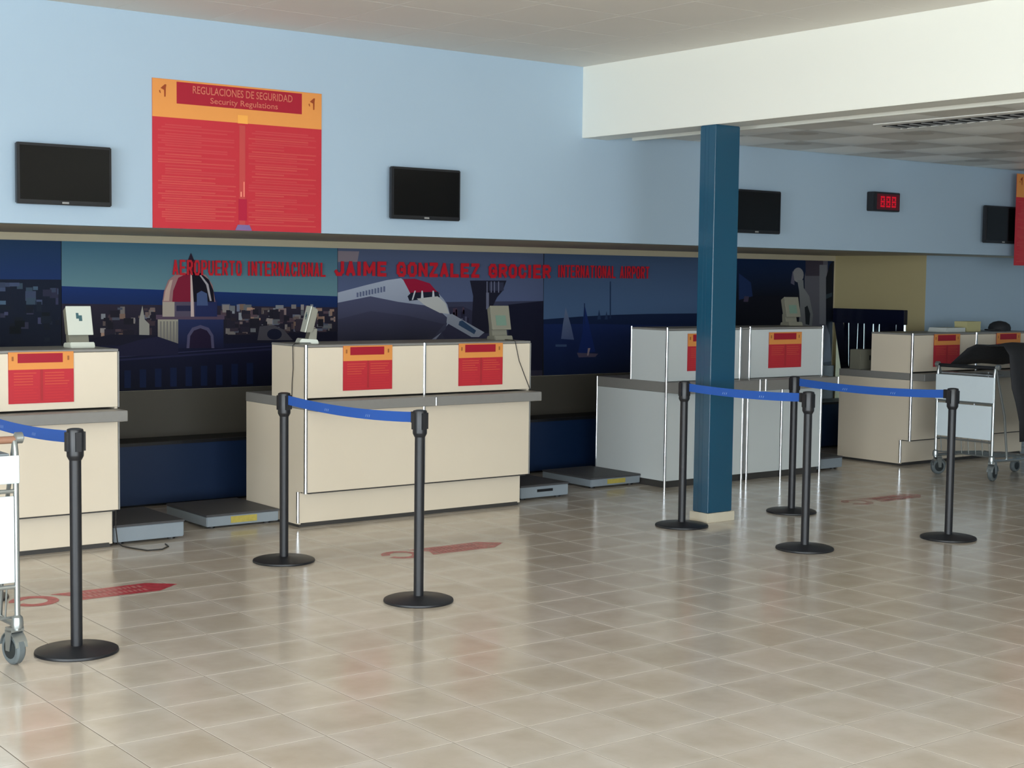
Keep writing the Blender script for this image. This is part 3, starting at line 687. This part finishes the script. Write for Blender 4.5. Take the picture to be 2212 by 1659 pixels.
# ------------------------------------------------------------------ stanchions
def stanchion(label, x, y, ang=0):
    t = thing('belt_stanchion', label, 'stanchion', (x, y, 0), ang, 'black queue stanchions')
    smooth_auto(MB().lathe([(.178, 0), (.180, .004), (.178, .012), (.165, .017), (.05, .026), (.035, .030)], 48).build('base', M['blackmetal'], t))
    smooth_auto(MB().lathe([(.0255, .024), (.0255, .87)], 24).build('pole', M['blackmetal'], t))
    hd = smooth_auto(MB().lathe([(.027, .845), (.036, .862), (.0365, .868), (.0365, .972), (.034, .980), (.02, .984)], 28).build('head', M['black'], t))
    for k in range(4):
        a = k * math.pi / 2; b = MB().box(-.013, .013, -.043, -.033, .885, .968); o = b.build('belt_slot', M['blackmetal'], hd); o.rotation_euler = (0, 0, a)
    return t
ST = {}
for k, x, y, lab in (('a', 2.42, 6.292, 'black stanchion nearest the viewer beside the left trolley'), ('z', 2.385, 7.62, 'black stanchion out of frame holding the left belt'),
                     ('c', 4.19, 7.66, 'black stanchion in front of the left end of the beige desk'), ('b', 4.236, 6.322, 'black stanchion in the middle foreground'),
                     ('f', 7.027, 7.30, 'black stanchion just left of the blue pillar'), ('e', 7.06, 6.235, 'black stanchion nearest the viewer right of the pillar'),
                     ('g', 8.128, 7.313, 'black stanchion in front of the white desk right of the pillar'), ('d', 8.153, 5.977, 'black stanchion in front of the right trolley')):
    ST[k] = stanchion(lab, x, y)
def belt(label, a, b, sag=.02):
    A, B = Vector(a), Vector(b); d = (B - A).normalized(); A = A + d * .046; B = B - d * .06; L = (B - A).length; nrm = Vector((-d.y, d.x, 0)) * .001
    m = MB(); n = 14
    par = thing('barrier_belt', label, 'belt', (A + B) / 2, 0, 'blue barrier belts'); o0 = (A + B) / 2
    for k in range(n + 1):
        u = k / n; p = A + (B - A) * u - o0; z = .942 - sag * 4 * u * (1 - u)
        for s_ in (-1, 1):
            for zz in (-.0265, .0265): m.v.append((p.x + nrm.x * s_, p.y + nrm.y * s_, z + zz))
    for k in range(n):
        i = k * 4
        for q in ((0, 1, 5, 4), (2, 6, 7, 3), (0, 4, 6, 2), (1, 3, 7, 5)): m.f.append(tuple(i + e for e in q)); m.c.append(None)
    bo = m.build('webbing', M['belt'], par)
    MB().box(-.010, .010, -.010, .010, -.029, .029).build('belt_clip', M['black'], par, at=(B.x + d.x * .004 - o0.x, B.y + d.y * .004 - o0.y, .942))
    mk = MB()
    for u in (.33, .66):
        for s in (-.016, .0, .016):
            c = A + (B - A) * u - o0; z = .942 - sag * 4 * u * (1 - u)
            e0 = c + d * s; e1 = c + d * (s + .006)
            for side in (-1, 1):
                off = nrm * 1.4 * side
                mk.quad([(e0.x + off.x, e0.y + off.y, z - .014), (e1.x + off.x, e1.y + off.y, z + .0), (e1.x + off.x + d.x * .003, e1.y + off.y + d.y * .003, z + .0), (e0.x + off.x + d.x * .003, e0.y + off.y + d.y * .003, z - .014)])
    mk.build('printed_mark', M['mark'], bo, fix=False)
for a, b, s, lab in (('z', 'a', .02, 'blue belt running out of the left frame edge'), ('c', 'b', .02, 'blue belt before the beige desk left of centre'), ('f', 'e', .012, 'blue belt passing in front of the blue pillar'), ('g', 'd', .018, 'blue belt ending before the right trolley')):
    belt(lab, ST[a].location, ST[b].location, s)
# ------------------------------------------------------------------ luggage trolleys
def trolley(label, loc, rz, sz, pz, grip=True):
    """local: width along x (-.29..0 .. .29), front board faces -y, body runs +y"""
    t = thing('luggage_trolley', label, 'trolley', loc, rz, 'luggage trolleys')
    w = .285
    for s in (-1, 1):
        x = s * w
        smooth_auto(MB().tube([(x, .0, .15), (x, .0, .90), (x, .01, .945), (x * .97, .03, .96)], .012, 10).build('upright', M['tube'], t))
        smooth_auto(MB().tube([(x, .02, .94), (x, .16, .55), (x, .22, .16)], .010, 8).build('brace', M['tube'], t))
        smooth_auto(MB().tube([(x, .0, .17), (x, .40, .16), (x * .55, .78, .15)], .013, 10).build('floor_rail', M['tube'], t))
        # front casters, swivelled
        sw = R(-20) if s < 0 else R(12)
        def place(o): o.location = (x, 0, 0); o.rotation_euler = (0, 0, sw); return o
        place(smooth_auto(MB().lathe([(.012, .215), (.022, .205), (.026, .18), (.024, .16)], 16).build('caster_swivel', M['tube'], t)))
        sh = [(.030 + .066 * math.cos(R(q)), .068 + .074 * math.sin(R(q))) for q in range(10, 171, 16)]; sh2 = [(.030 + .062 * math.cos(R(q)), .068 + .070 * math.sin(R(q))) for q in range(170, 9, -16)]
        place(smooth_auto(MB().prism(sh + sh2, 0, -.028, .028).build('fender', M['tube'], t), 40))
        fk = MB().prism([(.0, .15), (.05, .15), (.045, .06), (.018, .06)], 0, -.030, -.026).prism([(.0, .15), (.05, .15), (.045, .06), (.018, .06)], 0, .026, .030).box(-.030, .030, .0, .045, .142, .162)
        place(fk.build('caster_fork', M['tube'], t))
        wh = place(smooth_auto(MB().lathe([(.042, -.019), (.060, -.020), (.068, -.012), (.068, .012), (.060, .020), (.042, .019)], 28, (0, .030, .068), 0).build('wheel', M['tyre'], t)))
        smooth_auto(MB().lathe([(.012, -.0245), (.043, -.021), (.043, .021), (.012, .0245)], 18, (0, .030, .068), 0).build('hub', M['hub'], wh))
    rw = smooth_auto(MB().lathe([(.035, -.02), (.050, -.02), (.055, -.012), (.055, .012), (.050, .02), (.035, .02)], 24, (0, .76, .055), 0).build('wheel', M['tyre'], t))
    smooth_auto(MB().lathe([(.012, -.024), (.034, -.021), (.034, .021), (.012, .024)], 16, (0, .76, .055), 0).build('hub', M['hub'], rw))
    smooth_auto(MB().tube([(-w * .55, .78, .15), (0, .80, .15), (w * .55, .78, .15)], .013, 10).build('rear_rail', M['tube'], t))
    MB().box(-.02, .02, .75, .80, .10, .16).build('caster_fork', M['tube'], t)
    MB().box(-w + .012, w - .012, -.012, .0, pz[0], pz[1]).build('lower_board', M['sign'], t, bevel=.002, seg=1)
    MB().box(-w - .006, w + .010, -.020, -.006, sz[0], sz[1]).build('sign_board', M['sign'], t, bevel=.003, seg=1)
    for zz in (pz[0] - .02, pz[1] + .02): smooth_auto(MB().tube([(-w, 0, zz), (w, 0, zz)], .009, 8).build('cross_rail', M['tube'], t))
    smooth_auto(MB().tube([(-w - .02, .02, .955), (w + .02, .02, .955)], .016, 12).build('handle', M['wood'] if grip else M['black'], t))
    for s in (-1, 1): smooth_auto(MB().lathe([(.012, -.02), (.024, -.014), (.024, .014), (.012, .02)], 14, (s * (w + .02), .02, .962), 0).build('handle_cap', M['tube'], t))
    MB().box(-w + .02, w - .02, .02, .16, .885, .897).build('tray', M['steel'], t)
    wr = None
    for k in range(8):
        x = -w + .04 + k * (2 * w - .08) / 7
        wr = smooth_auto(MB().tube([(x, .01, .34), (x, .03, .20), (x, .60, .17)], .004, 6).build('basket_wire', M['tube'], t))
    smooth_auto(MB().tube([(-w, .03, .20), (w, .03, .20)], .006, 6).build('basket_rail', M['tube'], t)); smooth_auto(MB().tube([(-w * .75, .60, .17), (w * .75, .60, .17)], .008, 6).build('basket_rail', M['tube'], t))
    return t
trolley('luggage trolley with white sign boards cut off by the left frame edge', (2.134 - .285, 6.215, 0), 0, (.775, .892), (.356, .721))
trolley('luggage trolley with white boards in front of the farthest desk', (10.85, 7.83, 0), R(-90), (.66, .878), (.345, .632), False)
# black cloth heaped over the trolley body
cl = MB()
xs = [10.93 + .11 * k for k in range(12)]
prof = [(8.06, .955), (7.97, 1.03), (7.88, 1.10), (7.80, 1.145), (7.65, 1.15), (7.52, 1.145), (7.45, 1.06), (7.43, .93), (7.42, .80), (7.415, .66), (7.42, .5), (7.43, .34)]
for a, x in enumerate(xs):
    for k, (y, z) in enumerate(prof):
        xx = x
        if k >= 6: xx = max(x, x + (0.0, .0, .05, .14, .20, .24)[k - 6] * max(0, 1 - a / 4) - .1 * max(0, 1 - a / 2))
        cl.v.append((xx, y + .012 * math.sin(7 * x + k), z + .010 * math.sin(9 * x + 1.7 * k)))
n = len(prof)
for a in range(len(xs) - 1):
    for k in range(n - 1): cl.f.append((a * n + k, a * n + k + 1, (a + 1) * n + k + 1, (a + 1) * n + k)); cl.c.append(None)
o = cl.build('cloth_cover', M['cloth'], None, smooth=True); md = o.modifiers.new('thick', 'SOLIDIFY'); md.thickness = .006
tag(o, 'black cloth heaped over the right luggage trolley', 'cloth')
# ------------------------------------------------------------------ desk-top devices
def device(label, x, y, z, rz, kind):
    t = thing('desk_display', label, 'display', (x, y, z), rz, 'small displays on the desks')
    a = R(14); A = kind == 'white'
    fm = M['device'] if A else M['device2']
    MB().prism([(-.075, 0), (.06, 0), (.05, .028), (-.06, .034)], 0, -.075, .075).build('base', M['device'] if A else M['device2'], t, bevel=.004)
    MB().prism([(-.01, .028), (.045, .028), (.05, .10), (.01, .10)], 0, -.062, .062).build('neck', M['device2'], t, bevel=.003)
    c, s = math.cos(a), math.sin(a)
    def rot(y, z): return (y * c + z * s - .03, -y * s + z * c + .075)
    q = [rot(0, 0), rot(.045, .012), rot(.045, .165), rot(0, .178)]
    MB().prism(q, 0, -.078, .078).build('body', M['device2'], t, bevel=.005)
    q = [rot(-.008, 0), rot(.0, 0), rot(.0, .178), rot(-.008, .178)]
    fp = MB().prism(q, 0, -.078, .078).build('front_plate', fm, t, bevel=.002, seg=1)
    if A:
        q = [rot(-.009, .085), rot(-.008, .085), rot(-.008, .13), rot(-.009, .13)]
        b = MB(); b.prism([rot(-.0095, .10), rot(-.008, .10), rot(-.008, .135), rot(-.0095, .135)], 0, -.02, -.004); b.prism([rot(-.0095, .085), rot(-.008, .085), rot(-.008, .12), rot(-.0095, .12)], 0, -.004, .016)
        b.build('logo', M['logo'], fp)
    else:
        MB().prism([rot(-.0095, .03), rot(-.008, .03), rot(-.008, .105), rot(-.0095, .105)], 0, -.042, .042).build('screen', M['display'], fp)
device('small white display with a teal mark on the left-edge desk', 3.405, 8.78, 1.209, 0, 'white')
device('small white display turned side-on at the left end of the beige desk', 4.975, 8.77, 1.209, R(-108), 'white')
device('small olive display on the right end of the beige desk', 6.56, 8.76, 1.209, R(-8), 'olive')
device('small olive display on the white desk in front of the statue panel', 9.86, 8.93, 1.279, R(-8), 'olive')
# things on the farthest desk
t = thing('socket_box', 'grey metal box standing on the farthest desk worktop', 'box', (11.19, 9.22, .85))
MB().box(-.10, .10, -.05, .08, 0, .185).build('body', M['device2'], t, bevel=.005); MB().box(.025, .045, -.053, -.049, .085, .13).build('socket', M['black'], t)
t = thing('paper_stack', 'stack of white papers on the farthest desk', 'papers', (11.85, 8.78, 1.209))
for k in range(5): MB().box(-.15 + .004 * k, .15 - .003 * (k % 2), -.1, .1, k * .008, k * .008 + .0075).build('sheet_pad', M['paper'], t)
t = thing('cardboard_box', 'small pale yellow box on the farthest desk', 'box', (12.17, 8.78, 1.209))
MB().box(-.11, .11, -.07, .07, 0, .088).build('carton', M['box'], t, bevel=.003); MB().box(-.112, .112, -.072, .072, .07, .096).build('lid', M['box'], t, bevel=.003)
t = thing('cap', 'black cap lying on the farthest desk', 'cap', (12.68, 8.80, 1.209))
cp = MB(); prof = [(.105, 0), (.108, .03), (.095, .062), (.06, .085), (.015, .095)]
smooth_auto(cp.lathe(prof, 24, (.03, 0, 0)).build('crown', M['cloth'], t), 60)
MB().prism([(-.06, -.08), (-.13, -.06), (-.16, 0), (-.13, .06), (-.06, .08)], 2, .004, .016).build('peak', M['cloth'], t, bevel=.003)
# ------------------------------------------------------------------ cables
tag(smooth_auto(MB().tube([(4.96, 8.70, 1.214), (4.90, 8.70, 1.215), (4.84, 8.695, 1.216), (4.818, 8.695, 1.20), (4.824, 8.70, 1.05), (4.825, 8.715, .95), (4.826, 8.72, .856)], .0028, 6).build('power_cable', M['cable'])), 'dark cable hanging down the left end of the beige desk', 'cable')
tag(smooth_auto(MB().tube([(6.56, 8.70, 1.214), (6.54, 8.56, 1.214), (6.531, 8.532, 1.208), (6.54, 8.530, 1.17), (6.567, 8.530, 1.07), (6.62, 8.530, .96), (6.667, 8.530, .865), (6.68, 8.53, .855)], .0028, 6).build('power_cable', M['cable'])), 'dark cable slanting across the right end of the beige desk', 'cable')
tag(smooth_auto(MB().tube([(3.56, 8.60, .24), (3.565, 8.62, .12), (3.585, 8.64, .02), (3.60, 8.60, .004), (3.623, 8.515, .004), (3.666, 8.39, .004), (3.758, 8.38, .004), (3.83, 8.45, .004), (3.85, 8.54, .004)], .004, 8).build('floor_cable', M['cable'])), 'grey cable trailing on the floor from the left-edge desk', 'cable')
# ------------------------------------------------------------------ floor stickers
def decal_mat(name, alpha):
    m = bpy.data.materials.new(name); m.use_nodes = True; n = m.node_tree.nodes; b = n['Principled BSDF']
    t = n.new('ShaderNodeTexCoord'); x = n.new('ShaderNodeTexNoise'); x.inputs['Scale'].default_value = 22; x.inputs['Detail'].default_value = 6
    r = n.new('ShaderNodeMapRange'); r.inputs[1].default_value = .3; r.inputs[2].default_value = .7; r.inputs[3].default_value = alpha - .25; r.inputs[4].default_value = alpha + .1
    m.node_tree.links.new(t.outputs['Object'], x.inputs['Vector']); m.node_tree.links.new(x.outputs['Fac'], r.inputs[0]); m.node_tree.links.new(r.outputs[0], b.inputs['Alpha'])
    b.inputs['Base Color'].default_value = (*lin((206, 44, 66)), 1); b.inputs['Roughness'].default_value = .3; return m
def decal(label, x, y, s, alpha):
    t = thing('floor_sticker', label, 'floor sticker', (x, y, 0), 0, 'worn red floor stickers'); m = decal_mat('worn_red_floor_film', alpha)
    b = MB(); n = 40                        # open ring
    for k in range(n):
        a0, a1 = R(200) + R(330) * k / n, R(200) + R(330) * (k + 1) / n
        q = [(.13 + .125 * math.cos(a) * r, .13 * math.sin(a) * r) for a, r in ((a0, 1), (a1, 1), (a1, .55), (a0, .55))]
        b.quad([(u * s, v * s, .0012) for u, v in q])
    b.build('ring', m, t)
    b = MB(); z = .0012
    b.quad([(u * s, v * s, z) for u, v in ((.255, .11), (.80, .115), (.93, -.005), (.78, -.115), (.30, -.11), (.345, .0))])
    b.build('arrow', m, t)
    for row, (v0, v1) in enumerate(((.02, .07), (-.07, -.02))):
        b = MB(); u = .38
        while u < .74:
            w = random.uniform(.012, .022); b.quad([(q[0] * s, q[1] * s, .0016) for q in ((u, v0), (u + w, v0), (u + w, v1), (u, v1))]); u += w + .012
        pr = b.build('worn_print', faded, t); pr['kind'] = 'stuff'
faded = mat('faded_pink_print', (196, 120, 118), .4)
decal('boldest worn red arrow sticker on the floor near the left trolley', 2.50, 7.40, .97, .85)
decal('faded red arrow sticker on the floor before the beige desk', 4.74, 7.45, .95, .6)
decal('faintest red arrow sticker on the floor near the farthest desk', 8.80, 7.37, .95, .4)
